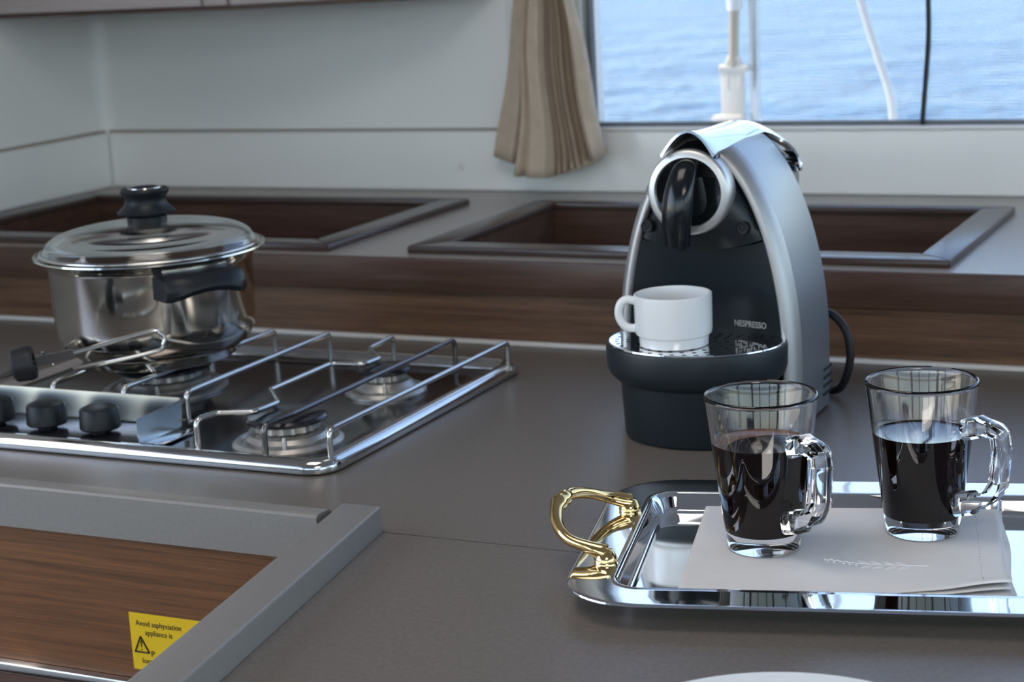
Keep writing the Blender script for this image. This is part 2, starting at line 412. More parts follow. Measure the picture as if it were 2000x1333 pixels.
for h, i in ((H1, I1), (H2, I2)):
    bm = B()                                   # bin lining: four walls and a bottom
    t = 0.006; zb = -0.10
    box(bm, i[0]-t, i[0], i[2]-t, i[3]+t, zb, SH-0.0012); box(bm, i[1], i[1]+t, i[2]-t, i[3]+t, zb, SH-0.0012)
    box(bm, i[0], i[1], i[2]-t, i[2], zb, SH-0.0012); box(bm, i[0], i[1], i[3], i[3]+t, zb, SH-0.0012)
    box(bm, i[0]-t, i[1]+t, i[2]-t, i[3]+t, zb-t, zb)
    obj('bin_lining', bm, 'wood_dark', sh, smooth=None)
    # four mitred frame members
    fb = 0.022
    def member(a, b, c, d):
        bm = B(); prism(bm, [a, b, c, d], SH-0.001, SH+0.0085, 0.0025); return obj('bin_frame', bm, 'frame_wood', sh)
    x0, x1, y0, y1 = h; X0, X1, Y0, Y1 = x0+FW, x1-FW, y0+FW, y1-fb
    member((x0, y0), (x1, y0), (X1, Y0), (X0, Y0)); member((x1, y0), (x1, y1), (X1, Y1), (X1, Y0))
    member((x1, y1), (x0, y1), (X0, Y1), (X1, Y1)); member((x0, y1), (x0, y0), (X0, Y0), (X0, Y1))

# ---------------------------------------------------------------- worktops
SEAM = 1.134
HX0, HX1, HY0, HY1 = -1.285, -0.784, 1.243, 1.638     # hob footprint
wt = thing('worktop', 'grey laminate worktop under the gas hob and coffee machine', 'worktop', (-0.9, 1.4, 0))
cx0, cx1, cy0, cy1 = HX0+0.03, HX1-0.03, HY0+0.03, HY1-0.03
bm = B()
for a in ((XL, cx0, SEAM, 1.738), (cx1, 1.9, SEAM, 1.738), (cx0, cx1, SEAM, cy0), (cx0, cx1, cy1, 1.738)): box(bm, a[0], a[1], a[2], a[3], -0.0155, 0.0)
box(bm, -0.705, -0.672, 1.108, SEAM, -0.0155, -0.0005)
obj('worktop_slab', bm, 'worktop', wt, smooth=None)
# raised front lip
bm = B()
sec = [(1.100, -0.016), (1.100, 0.018), (1.1015, 0.0198), (1.104, 0.0205), (1.118, 0.0195), (1.128, 0.012), (1.1338, 0.0012), (1.1338, -0.016)]
rings(bm, [[(x, y, z) for y, z in sec] for x in (XL, -0.7055)]); tag(obj('fiddle_rail', bm, 'edge', smooth=30), 'low grey rail along worktop front before the gas hob', 'rail')
# peninsula worktop + angled rail
pw = thing('worktop', 'grey laminate worktop panel carrying the silver tray and white plate', 'worktop', (-0.3, 0.9, 0))
def railx(y): return -0.669+(1.134-y)*0.158
bm = B(); prism(bm, [(railx(1.1332), 1.1332), (railx(0.45), 0.45), (1.9, 0.45), (1.9, 1.1332)], -0.03, 0.0, 0.0006, 1); obj('worktop_slab', bm, 'worktop', pw)
bm = B(); prism(bm, [(railx(1.134)-0.034, 1.134), (railx(0.45)-0.034, 0.45), (railx(0.45), 0.45), (railx(1.134), 1.134)], -0.05, 0.0205, 0.0022, 3); tag(obj('fiddle_rail', bm, 'edge'), 'straight grey rail running out along the side of the tray worktop', 'rail')
# ---------------------------------------------------------------- base cabinets
bc = thing('base_cabinet', 'brown wood cabinet front below the gas hob, with slotted vent', 'cabinet', (-1.1, 1.105, ZF))
bm = B(); box(bm, XL, -0.7065, 1.106, 1.124, -0.136, -0.0165); obj('front_panel', bm, 'wood_front', bc, smooth=None)
bm = B(); box(bm, XL, -0.7065, 1.098, 1.124, -0.1455, -0.1365, 0.002); obj('metal_strip', bm, 'steel', bc)
bm = B(); box(bm, XL, -0.7065, 1.100, 1.104, -0.160, -0.146, 0.0005); box(bm, XL, -0.7065, 1.100, 1.104, -0.30, -0.262, 0.0005)
box(bm, XL, -1.1255, 1.100, 1.104, -0.262, -0.160)
obj('vent_frame', bm, 'wood_dark', bc, smooth=None)
bm = B(); box(bm, -1.1255+0.0042, -1.1255+0.0115, 1.100, 1.104, -0.262, -0.160); sl = obj('vent_slat', bm, 'wood_dark', bc, smooth=None)
for k in range(1, 36):
    c_ = sl.copy(); C.objects.link(c_); c_.parent = bc; c_.location.x = 0.0115*k
bm = B(); box(bm, XL, -0.7065, 1.116, 1.122, -0.30, -0.147); obj('vent_back', bm, 'hole', bc, smooth=None)
bm = B(); box(bm, XL, -0.7065, 1.108, 1.124, ZF, -0.301); obj('lower_panel', bm, 'wood_front', bc, smooth=None)
bm = B(); box(bm, XL, 1.8, 1.30, 1.70, ZF, -0.15); obj('carcass', bm, 'wood_dark', bc, smooth=None)
# yellow warning sticker
st = None
bm = B(); prism(bm, [(-0.8935, -0.1280), (-0.785, -0.1280), (-0.785, -0.0795), (-0.8935, -0.0795)], 0, 0.0004)
bmesh.ops.rotate(bm, verts=bm.verts[:], cent=(0, 0, 0), matrix=Matrix.Rotation(R_(90), 3, 'X'))
bmesh.ops.translate(bm, verts=bm.verts[:], vec=(0, 1.106, 0)); st = obj('warning_sticker', bm, 'yellow', bc, smooth=None)
st['label'] = 'yellow warning sticker with black triangle and lettering'
def onpanel(x, z, y=1.1055):
    z += 0.0045; o = ORG[bc.name]; return Matrix.Translation(Vector((x, y, z))-o) @ Matrix.Rotation(R_(90), 4, 'X')
text_mesh('lettering', 'Avoid asphyxiation', 0.0066, 'ink', st, onpanel(-0.8875, -0.0945), xscale=0.88)
text_mesh('lettering', 'appliance is', 0.0066, 'ink', st, onpanel(-0.8790, -0.1020), xscale=0.88)
text_mesh('lettering', 'P', 0.0072, 'ink', st, onpanel(-0.8750, -0.1200))
text_mesh('lettering', 'lors', 0.0066, 'ink', st, onpanel(-0.8845, -0.1265))
bm = B()
tri = [(-0.8905, -0.1127), (-0.8765, -0.1127), (-0.8840, -0.0993)]
for p, q in zip(tri, tri[1:]+tri[:1]):
    tube(bm, [(p[0], 1.1054, p[1]), (q[0], 1.1054, q[1])], 0.0007, 6)
tube(bm, [(-0.8838, 1.1054, -0.1027), (-0.8838, 1.1054, -0.1085)], [0.0006, 0.0003], 6)
tube(bm, [(-0.8838, 1.1054, -0.1101), (-0.8838, 1.1054, -0.1111)], 0.0005, 6)
obj('triangle_symbol', bm, 'ink', st)
pc = thing('base_cabinet', 'wood cabinet under the tray worktop', 'cabinet', (0.5, 0.8, ZF))
bm = B(); prism(bm, [(railx(1.12)-0.01, 1.12), (railx(0.5)-0.01, 0.5), (1.85, 0.5), (1.85, 1.12)], ZF, -0.051); obj('carcass', bm, 'wood_front', pc, smooth=None)
bm = B(); prism(bm, [(railx(1.10)-0.018, 1.10), (railx(0.52)-0.018, 0.52), (railx(0.52)-0.011, 0.52), (railx(1.10)-0.011, 1.10)], ZF+0.08, -0.07, 0.002); obj('door', bm, 'wood_front', pc)

# ---------------------------------------------------------------- upper cabinet
uc = thing('wall_cabinet', 'pale veneered wall cabinet above the sunken bins', 'cabinet', (-1.4, 2.2, 0.365))
bm = B(); prism(bm, [(XL, 2.02), (-1.36, 2.02), (-1.155, 2.13), (-1.10, YB), (XL, YB)], 0.3665, ZC-0.02); obj('carcass', bm, 'cab', uc, smooth=None)
bm = B(); prism(bm, [(XL, 2.008), (-1.358, 2.008), (-1.146, 2.122), (-1.088, YB), (XL, YB)], 0.362, 0.3662, 0.001); obj('bottom_board', bm, 'wood_dark', uc)
for x0, x1 in ((XL+0.004, -1.402), (-1.398, -1.362)):
    bm = B(); box(bm, x0, x1, 2.006, 2.0195, 0.368, ZC-0.04, 0.0015); obj('door', bm, 'cab', uc)
bm = B(); prism(bm, [(-1.357, 2.0075), (-1.152, 2.1175), (-1.158, 2.1275), (-1.363, 2.0185)], 0.368, ZC-0.04, 0.001); obj('door', bm, 'cab', uc)

# ================================================================== CURTAIN
cu = thing('curtain', 'beige pleated curtain tied back beside the window', 'curtain', (-1.02, 2.22, 0.12))
def curtain():
    bm = B(); cols = 150; rows = 34
    ZT = 1.0
    key = [(0.122, 1.0), (0.22, 0.80), (0.35, 0.50), (0.47, 0.22), (0.52, 0.20), (0.62, 0.5), (1.0, 0.9)]
    def wd(z):
        for (a, p), (b, q) in zip(key[:-1], key[1:]):
            if z <= b: t = (z-a)/(b-a); t = max(0, t); return p+(q-p)*t
        return key[-1][1]
    G = []
    rnd = random.Random(3)
    # fold knots across the width: s -> offset towards the room
    knots = [(0, 0.0), (0.03, .010), (0.20, .016), (0.25, 0.0), (0.27, 0.026), (0.30, .032), (0.36, .026), (0.40, .036), (0.52, .038), (0.555, .028), (0.565, 0.004)]
    s = 0.585
    while s < 0.80:
        knots += [(s, .026-0.02*(s-.58)), (s+0.014, .004)]; s += rnd.uniform(0.036, 0.062)
    knots += [(0.845, 0.0), (0.875, .030), (0.93, .036), (0.985, .030), (1.0, .020)]
    def fold(s):
        for (a, p), (b, q) in zip(knots[:-1], knots[1:]):
            if s <= b: t = (s-a)/(b-a+1e-9); t = t*t*(3-2*t); return p+(q-p)*t
        return knots[-1][1]
    def zb(s):
        if s < 0.25: return 0.1475-0.012*s/0.25
        if s < 0.275: return 0.1355-0.0125*(s-.25)/.025
        if s < 0.56: return 0.1225
        return 0.1235+0.030*((s-0.56)/0.44)**1.3+rnd.uniform(-.0012, .0012)
    zbs = [zb(j/(cols-1)) for j in range(cols)]
    for i in range(rows):
        row = []
        for j in range(cols):
            s = j/(cols-1); z = zbs[j]+(ZT-zbs[j])*(i/(rows-1))**1.15
            w = wd(z); cx = -1.003
            x = cx+(s-0.5)*0.184*w+(0.004*math.sin(z*30+s*5))*w+ (0.006 if z < .4 else 0)*(1-w)
            y = YB-0.012-0.012-fold(s)*(0.55+0.45*w)*1.45-0.02*(1-w)
            row.append(bm.verts.new((x, y, z)))
        G.append(row)
    for i in range(rows-1):
        for j in range(cols-1): bm.faces.new((G[i][j], G[i][j+1], G[i+1][j+1], G[i+1][j]))
    return bm
o = obj('curtain_fabric', curtain(), 'curtain', cu, smooth=60)
md = o.modifiers.new('thick', 'SOLIDIFY'); md.thickness = 0.0012; md.offset = 0
bm = B(); tube(bm, [(-1.003+0.024*math.cos(a), 2.197+0.022*math.sin(a), 0.495+0.004*math.sin(a)) for a in [2*math.pi*k/24 for k in range(24)]], 0.006, 8, closed=True)
obj('tieback', bm, 'curtain', cu)
bm = B(); tube(bm, [(-1.14, 2.20, 1.006), (-0.90, 2.20, 1.006)], 0.005, 10); box(bm, -1.13, -1.12, 2.20, YB, 1.00, 1.012); box(bm, -0.925, -0.915, 2.20, YB, 1.00, 1.012); obj('curtain_track', bm, 'white', cu)

# ================================================================== INSECT SCREEN
sc = thing('insect_screen', 'fine grey insect screen stretched across the open window', 'screen', (0.4, YB-0.006, WZ0))
bm = B()
def wire(bm, a, b, r):
    a = Vector(a); b = Vector(b); d = (b-a).normalized(); u = Vector((0, 1, 0)); w = d.cross(u)
    lp = [u*r, w*r, -u*r, -w*r]
    rings(bm, [[a+q for q in lp], [b+q for q in lp]], False, False)
x = WX0+0.004
while x < WX1: wire(bm, (x, YB-0.006, WZ0), (x, YB-0.006, WZ1), 0.00021); x += 0.0024
z = WZ0+0.003
while z < WZ1: wire(bm, (WX0, YB-0.006, z), (WX1, YB-0.006, z), 0.00021); z += 0.0024
o = obj('screen_mesh', bm, 'screen', sc, smooth=None); o['kind'] = 'stuff'
bm = B(); sp = [(-0.5145, YB-0.009, WZ0+0.001), (-0.513, YB-0.009, 0.205), (-0.5085, YB-0.009, 0.26), (-0.5065, YB-0.009, 0.30), (-0.5075, YB-0.009, 0.36), (-0.511, YB-0.009, 0.5), (-0.51, YB-0.009, WZ1)]
tube(bm, catmull(sp, 6), 0.0045, sect=[(-.5, -1), (-.5, 1), (.5, 1), (.5, -1)]); obj('webbing_strap', bm, 'seal', sc)

# ================================================================== OUTSIDE RIGGING
tk = thing('rigging_turnbuckle', 'cream turnbuckle and deck fitting outside the window', 'turnbuckle', (-0.862, 2.55, 0.105))
def at_out(x, y): return (x, y)
TY = 2.55; TX = -0.860
bm = B(); tube(bm, [(TX+0.004, TY, 0.315), (TX+0.004, TY, 0.335), (TX+0.006, TY, 1.6)], [0.011, 0.0125, 0.0125], 16); obj('sleeve', bm, 'white', tk)
bm = B(); tube(bm, [(TX, TY, 0.235), (TX+0.004, TY, 0.32)], 0.0068, 14)
for k in range(14): z = 0.245+k*0.0052; tube(bm, [(TX+0.0005*k/3, TY, z), (TX+0.0005*k/3, TY, z+0.002)], 0.0076, 14)
obj('threaded_rod', bm, 'bronze', tk)
bm = B(); tube(bm, [(TX-0.0095, TY, 0.205), (TX-0.0095, TY, 0.236), (TX-0.004, TY, 0.25)], 0.005, 8); tube(bm, [(TX+0.0095, TY, 0.205), (TX+0.0095, TY, 0.236), (TX+0.004, TY, 0.25)], 0.005, 8)
tube(bm, [(TX-0.021, TY, 0.232), (TX+0.021, TY, 0.232)], 0.0062, 12); obj('toggle_fork', bm, 'cream', tk)
bm = B(); box(bm, TX-0.020, TX+0.016, TY-0.004, TY+0.004, 0.10, 0.238, 0.003); obj('chain_plate', bm, 'cream', tk)
bm = B(); prism(bm, [(TX-0.034, TY-0.012), (TX+0.016, TY-0.012), (TX+0.016, TY+0.012), (TX-0.034, TY+0.012)], 0.105, 0.165, 0.006); obj('foot_block', bm, 'cream', tk)
bm = B(); lathe(bm, [(0, -0.002), (0.008, -0.002), (0.008, 0.003), (0.005, 0.005), (0, 0.005)], seg=16)
bmesh.ops.rotate(bm, verts=bm.verts[:], cent=(0, 0, 0), matrix=Matrix.Rotation(R_(90), 3, 'X')); bmesh.ops.translate(bm, verts=bm.verts[:], vec=(TX-0.002, TY-0.013, 0.150)); obj('bolt', bm, 'white', tk)
bm = B(); tube(bm, [(-0.832, 2.56, 0.105), (-0.828, 2.56, 1.6)], 0.0075, 16); lathe(bm, [(0, 0), (0.0098, 0), (0.0098, 0.05), (0, 0.05)], (-0.832, 2.56, 0.105), 20)
o = obj('steel_stanchion', bm, 'steel'); tag(o, 'thin steel upright beside the cream turnbuckle outside', 'upright')
bm = B(); tube(bm, catmull([(-0.632, 2.57, 0.106), (-0.632, 2.57, 0.150), (-0.636, 2.57, 0.19), (-0.655, 2.57, 0.25), (-0.673, 2.57, 0.31), (-0.70, 2.57, 0.42), (-0.74, 2.57, 0.7), (-0.77, 2.57, 1.1)], 6), 0.0062, 10)
tag(obj('mooring_rope', bm, 'white'), 'white rope line slanting down to deck outside window', 'rope')

# ================================================================== GAS HOB
hob = thing('gas_hob', 'stainless steel three burner gas hob set into the grey worktop', 'hob', ((HX0+HX1)/2, (HY0+HY1)/2, 0))
def rr(ins, z, r=0.026): return [(x, y, z) for x, y in rrect(HX0+ins, HX1-ins, HY0+ins, HY1-ins, max(0.004, r-ins), 8)]
bm = B()
rings(bm, [rr(0.003, 0.0003), rr(0.0, 0.002), rr(-0.0005, 0.006), rr(0.0015, 0.0105), rr(0.006, 0.0132), rr(0.011, 0.0135), rr(0.015, 0.0118), rr(0.018, 0.0085), rr(0.021, 0.0070), rr(0.023, 0.003)], True, False)
obj('rim', bm, 'steel', hob, smooth=50)
bm = B(); rings(bm, [rr(0.020, 0.0020), rr(0.020, 0.0068), rr(0.030, 0.0052), rr(0.036, 0.0050)], True, True); obj('hob_plate', bm, 'hobplate', hob, smooth=40)
def burner(x, y, rb, rc):
    bm = B(); k = rb/0.05
    lathe(bm, [(0, 0.0052), (rb*1.06, 0.0052), (rb*1.06, 0.0075), (rb*0.98, 0.0105), (rb*0.90, 0.0105), (rb*0.86, 0.0085), (rb*0.80, 0.0085), (rb*0.80, 0.012), (rb*0.72, 0.0155), (rc*0.95, 0.018), (0, 0.018)], (x, y, 0), 48)
    b = obj('burner_base', bm, 'burner', hob)
    bm = B(); n = 72; lo = []
    for z, f in ((0.018, 0.74), (0.0195, 0.78), (0.0255, 0.80), (0.0255, 0.5)):
        lo.append([(x+rc*(f+(0.04 if (i//2) % 2 and z < 0.025 else 0))*math.cos(2*math.pi*i/n), y+rc*(f+(0.04 if (i//2) % 2 and z < 0.025 else 0))*math.sin(2*math.pi*i/n), z) for i in range(n)])
    rings(bm, lo, True, True); obj('flame_ring', bm, 'burner', b, smooth=20)
    bm = B(); lathe(bm, [(0, 0.0256), (rc*0.92, 0.0256), (rc, 0.0272), (rc*1.0, 0.0292), (rc*0.94, 0.0312), (rc*0.6, 0.0325), (0, 0.033)], (x, y, 0), 48); obj('burner_cap', bm, 'enamel', b)
    bm = B(); lathe(bm, [(0, 0.006), (0.0022, 0.006), (0.0022, 0.018), (0.0012, 0.021), (0, 0.021)], (x+rc*0.55, y-rc*1.02, 0), 12); obj('spark_plug', bm, 'burner', b)
burner(-0.868, 1.318, 0.047, 0.0365)
burner(-0.872, 1.503, 0.038, 0.026)
burner(-1.105, 1.462, 0.060, 0.048)
# wire grates
GZ = 0.037
def grate_bar(pts, r=0.0026, m='wire', dark=None):
    bm = B(); tube(bm, fillet(pts, 0.007, 4), r, 10); return obj('grate_bar', bm, m, hob, smooth=50)
YBk, YFr = 1.603, 1.262
grate_bar([(-0.790, YFr, 0.0075), (-0.790, YFr, GZ), (-0.786, YBk, GZ), (-0.786, YBk, 0.0075)])
grate_bar([(-0.855, YFr, 0.0075), (-0.855, YFr, GZ), (-0.850, 1.30, GZ), (-0.846, YBk, GZ), (-0.846, YBk, 0.0075)], m='wire_dark')
grate_bar([(-0.925, YFr, 0.0075), (-0.925, YFr, GZ), (-0.920, 1.287, GZ), (-0.888, 1.298, GZ), (-0.886, 1.333, GZ), (-0.919, 1.372, GZ), (-0.918, 1.480, GZ), (-0.884, 1.484, GZ), (-0.881, 1.510, GZ), (-0.914, 1.548, GZ), (-0.917, YBk, GZ), (-0.917, YBk, 0.0075)])
for x in (-0.994, -1.066, -1.150, -1.222):
    if abs(x+1.108) < 0.06:
        grate_bar([(x, 1.345, 0.0075), (x, 1.345, GZ), (x+0.004, YBk, GZ), (x+0.004, YBk, 0.0075)])
    else: grate_bar([(x, 1.345, 0.0075), (x, 1.345, GZ), (x, YBk, GZ), (x, YBk, 0.0075)])
def tie_wire(p, q): bm = B(); tube(bm, [p, q], 0.0018, 8); obj('grate_tie_wire', bm, 'wire', hob)
tie_wire((-0.932, YFr, 0.0085), (-0.786, YFr, 0.0085)); tie_wire((-1.23, YBk, 0.0085), (-0.782, YBk, 0.0085)); tie_wire((-1.23, 1.347, 0.0085), (-0.986, 1.347, 0.0085))
bm = B(); tube(bm, [(-0.786, YFr, 0.0085), (-0.805, YFr-0.001, 0.0085)], 0.0027, 8); obj('wire_clip', bm, 'steel', hob)
bm = B(); tube(bm, [(-0.786, YBk+0.004, 0.0072), (-0.786, YBk+0.004, 0.013)], 0.006, 12); obj('grate_socket', bm, 'steel', hob)
# control panel, knobs, splash guard
bm = B(); box(bm, HX0+0.03, -0.992, 1.266, 1.336, 0.0052, 0.0066, 0.0005); obj('control_panel', bm, 'enamel', hob)
bm = B()
sec = [(0, 0), (0, 1)]
def sheet(bm, pts, z0, z1, t=0.0009):
    n = len(pts); offs = []
    for i in range(n):
        a = Vector(pts[max(i-1, 0)]); b = Vector(pts[min(i+1, n-1)]); d = (b-a).normalized(); offs.append(Vector((-d.y, d.x))*t)
    poly = [Vector(p) for p in pts]+[Vector(p)+o for p, o in reversed(list(zip(pts, offs)))]
    prism(bm, [(p.x, p.y) for p in poly], z0, z1)
sheet(bm, [(HX0+0.03, 1.337), (-1.000, 1.337), (-0.997, 1.336), (-0.9945, 1.333), (-0.994, 1.330), (-0.991, 1.264)], 0.0075, 0.0325)
for v in bm.verts:                              # leans back a little
    if v.co.z > 0.02: v.co.y += 0.0036*(1.0 if v.co.y > 1.32 else 0.0)
obj('splash_guard', bm, 'guard', hob, smooth=30)
bm = B(); box(bm, -0.993, -0.972, 1.275, 1.325, 0.0066, 0.0078, 0.0004); obj('guard_foot', bm, 'steel', hob)
for kx in (-1.059, -1.121, -1.183, -1.240):
    bm = B()
    lathe(bm, [(0, 0.0066), (0.009, 0.0066), (0.009, 0.011), (0.0180, 0.011), (0.0190, 0.0125), (0.0180, 0.0285), (0.0168, 0.0305), (0.012, 0.0325), (0, 0.033)], (kx, 1.298, 0), 36)
    obj('knob', bm, 'bakelite', hob)

# ================================================================== SAUCEPAN
PX, PY, PZ = -1.107, 1.461, GZ+0.0026
pot = thing('saucepan', 'stainless steel saucepan with a black side handle on the hob', 'saucepan', (PX, PY, PZ))
bm = B()
lathe(bm, [(0, 0), (0.074, 0), (0.077, 0.0015), (0.078, 0.006), (0.0785, 0.009), (0.084, 0.011), (0.0925, 0.018), (0.0975, 0.028), (0.0995, 0.042), (0.1015, 0.098), (0.1025, 0.1015), (0.1065, 0.105), (0.1125, 0.108), (0.1145, 0.1095), (0.1142, 0.1108), (0.1115, 0.1108), (0.1045, 0.106), (0.1008, 0.1018)], (PX, PY, PZ), 96)
obj('pan_body', bm, 'pot', pot, smooth=40)
bm = B(); lathe(bm, [(0.1008, 0.1018), (0.0995, 0.096), (0.0975, 0.042), (0.092, 0.022), (0.08, 0.013), (0, 0.012)], (PX, PY, PZ), 96)
obj('pan_interior', bm, 'potin', pot, smooth=40)
hd = Vector((0.875, -0.484, 0)); hs = Vector((0.484, 0.875, 0))
bm = B()
def P3(o, s, z): p = Vector((PX, PY, PZ))+hd*o+hs*s; return (p.x, p.y, p.z+z)
lo = []
for s in [-0.042, -0.038, -0.030, -0.018, -0.006, 0.006, 0.018, 0.030, 0.038, 0.042]:
    e = abs(s)/0.042; shr = 0.003*max(0, (e-0.85)/0.15)
    bot = 0.073+0.010*(1-e**2)+shr; top = 0.1005-shr
    base = math.sqrt(max(0, 0.1012**2-s*s))-0.001
    o1 = 0.135-0.010*e**3-shr
    lo.append([P3(base, s, bot), P3(o1-0.004, s, bot), P3(o1, s, bot+0.005), P3(o1-0.001, s, top-0.008), P3(o1-0.006, s, top-0.002), P3(o1-0.012, s, top), P3(base, s, top)])
rings(bm, lo, True, True); obj('side_handle', bm, 'bakelite', pot, smooth=40)
bm = B(); lo = []
for s in (-0.034, -0.017, 0, 0.017, 0.034):
    base = math.sqrt(0.1012**2-s*s)
    lo.append([P3(base-0.002, s, 0.1008), P3(base+0.004, s, 0.1008), P3(base+0.004, s, 0.1024), P3(base-0.002, s, 0.1024)])
rings(bm, lo, True, True); obj('handle_bracket', bm, 'steel', pot)
# opposite handle
bm = B(); lo = []
for s in [-0.042, -0.038, -0.024, -0.008, 0.008, 0.024, 0.038, 0.042]:
    e = abs(s)/0.042; bot = 0.066+0.009*(1-e**2); base = math.sqrt(max(0, 0.1012**2-s*s))-0.001; o1 = 0.131-0.010*e**3
    lo.append([P3(-base, s, bot), P3(-o1, s, bot), P3(-o1, s, 0.092), P3(-o1+0.006, s, 0.0965), P3(-base, s, 0.0965)])
rings(bm, lo, True, True); obj('side_handle', bm, 'bakelite', pot, smooth=40)
# glass lid
LZ = PZ+0.1110
lid = thing('glass_lid', 'glass lid with steel rim and black knob on the saucepan', 'lid', (PX, PY, LZ))
bm = B()
dome = [(0.1062, 0.0010), (0.1035, 0.0060), (0.0985, 0.0125), (0.088, 0.0178), (0.070, 0.0218), (0.045, 0.0240), (0.020, 0.0248), (0, 0.0250)]
dome = [(v.x, v.y) for v in catmull([(r, z, 0) for r, z in dome], 5)]; dome[-1] = (0, dome[-1][1])
lathe(bm, [(r, z) for r, z in dome[::-1]]+[(max(0, r-0.0008) if r > 1e-6 else 0, z-0.0030) for r, z in dome], (PX, PY, LZ), 96); obj('glass_dome', bm, 'lidglass', lid, smooth=60)
bm = B(); lathe(bm, [(0.0992, -0.0060), (0.1004, -0.0060), (0.1012, -0.0040), (0.1050, -0.0020), (0.1085, -0.0001), (0.1092, 0.0012), (0.1085, 0.0024), (0.1066, 0.0030), (0.1052, 0.0026), (0.1040, 0.0), (0.0992, -0.0060)], (PX, PY, LZ), 96); obj('lid_rim', bm, 'steel', lid, smooth=60)
KZ = 0.75
bm = B(); lathe(bm, [(r, 0.0232+(z-0.0195)*KZ) for r, z in [(0, 0.0195), (0.0195, 0.0190), (0.0198, 0.031), (0.0215, 0.0335), (0.0282, 0.0350), (0.0290, 0.0372), (0.0262, 0.0405), (0.0215, 0.0465), (0.0200, 0.0520), (0.0212, 0.0580), (0.0236, 0.0620), (0.0242, 0.0655), (0.0228, 0.0680), (0.0160, 0.0690), (0.0150, 0.0675), (0, 0.0670)]], (PX, PY, LZ), 48); kn = obj('knob', bm, 'bakelite', lid, smooth=40)
bm = B(); lathe(bm, [(r, 0.0232+(z-0.0195)*KZ) for r, z in [(0.0150, 0.0688), (0.0158, 0.0699), (0.0168, 0.0697), (0.0170, 0.0685)]], (PX, PY, LZ), 40); obj('knob_ring', bm, 'steel', kn)

# ================================================================== POT CLAMP
pcl = thing('pot_clamp', 'wire pot retaining clamp with black wheel knob before the saucepan', 'clamp', (-1.105, 1.255, 0.0138))
ax0 = Vector((-1.145, 1.240, 0.060)); wh = Vector((-1.105, 1.265, 0.078)); dirv = (Vector((-1.072, 1.288, 0.0835))-wh).normalized()
bm = B(); tube(bm, [(-1.20, 1.206, 0.031), (-1.165, 1.228, 0.050), wh, Vector((-1.072, 1.288, 0.0835))], 0.0021, 10); obj('clamp_rod', bm, 'wire_dark', pcl)
bm = B(); tube(bm, fillet([(-1.20, 1.206, 0.031), (-1.21, 1.225, 0.020), (-1.21, 1.252, 0.0115)], 0.01), 0.0024, 10); obj('clamp_post', bm, 'steel', pcl)
bm = B(); lathe(bm, [(0, -0.014), (0.0120, -0.014), (0.0150, -0.0115), (0.0162, 0.001), (0.016, 0.003), (0.0145, 0.006), (0.009, 0.006), (0.0085, 0.003), (0, 0.003)], seg=32)
q = Vector((0, 0, 1)).rotation_difference(dirv).to_matrix(); bmesh.ops.rotate(bm, verts=bm.verts[:], cent=(0, 0, 0), matrix=q); bmesh.ops.translate(bm, verts=bm.verts[:], vec=wh-dirv*0.002)
obj('wheel_knob', bm, 'rubber', pcl)
bm = B(); sd = dirv.cross(Vector((0, 0, 1))).normalized()
a = wh+dirv*0.006; b = wh+dirv*0.040
tube(bm, [a, wh+dirv*0.022, b], [0.0055, 0.0055, 0.0045], sect=[(-.8, -.5), (-.8, .5), (.8, .5), (.8, -.5)]); obj('bracket', bm, 'wire_dark', pcl)
bm = B(); tube(bm, fillet([wh+dirv*0.012+Vector((0, 0, 0.007)), wh+dirv*0.014-sd*0.004+Vector((0, 0, 0.004)), wh+dirv*0.020-sd*0.006-Vector((0, 0, 0.008))], 0.003), 0.0011, 8); obj('spring_clip', bm, 'wire', pcl)
bm = B()
fk = [Vector((-1.078, 1.284, 0.0825)), Vector((-1.072, 1.288, 0.0835)), Vector((-1.016, 1.3255, 0.0975)), Vector((-1.0085, 1.331, 0.0965)), Vector((-1.0045, 1.334, 0.0915)), Vector((-1.005, 1.333, 0.0855)), Vector((-1.0095, 1.330, 0.0795)), Vector((-1.045, 1.306, 0.0722)), Vector((-1.074, 1.288, 0.0680))]
tube(bm, catmull(fk, 6), 0.0021, 10); obj('fork_loop', bm, 'wire', pcl)
bm = B(); tube(bm, [Vector((-1.050, 1.3035, 0.0718)), Vector((-1.0745, 1.2875, 0.0679))], 0.0026, 10); obj('fork_tip', bm, 'steel', pcl)

# ================================================================== COFFEE MACHINE
MX, MY = -0.530, 1.470
cm = thing('coffee_machine', 'silver and black arched capsule coffee machine standing on grey worktop', 'coffee machine', (MX, MY, 0))
AR = [(0.003, 0.0825), (0.04, 0.0835), (0.07, 0.0838), (0.09, 0.0830), (0.112, 0.0810), (0.135, 0.0776), (0.156, 0.0732), (0.178, 0.0672), (0.20, 0.0592), (0.215, 0.0522), (0.228, 0.0448), (0.239, 0.0365), (0.248, 0.0275), (0.2545, 0.0180), (0.258, 0.0085)]
def half(z):
    if z <= AR[0][0]: return AR[0][1]
    for (a, p), (b, q) in zip(AR[:-1], AR[1:]):
        if z <= b: return p+(q-p)*(z-a)/(b-a)
    return 0.0
ARS = [(v.x, v.y) for v in catmull([(z, w, 0) for z, w in AR], 3)]     # (z, half width) smooth
def arch(ins, y, zins=None):
    """closed arch outline inset by ins, at depth y"""
    pts = []
    n = len(ARS)
    for i, (z, w) in enumerate(ARS):
        z0, w0 = ARS[max(i-1, 0)]; z1, w1 = ARS[min(i+1, n-1)]
        d = Vector((w1-w0, z1-z0)).normalized(); nx, nz = -d.y, d.x      # inward normal
        pts.append((max(0.0012, w+nx*ins), max(0.003, z+nz*ins if i > 0 else 0.003)))
    right = [(MX+w, y, z) for w, z in pts]; left = [(MX-w, y, z) for w, z in reversed(pts)]
    return right+left
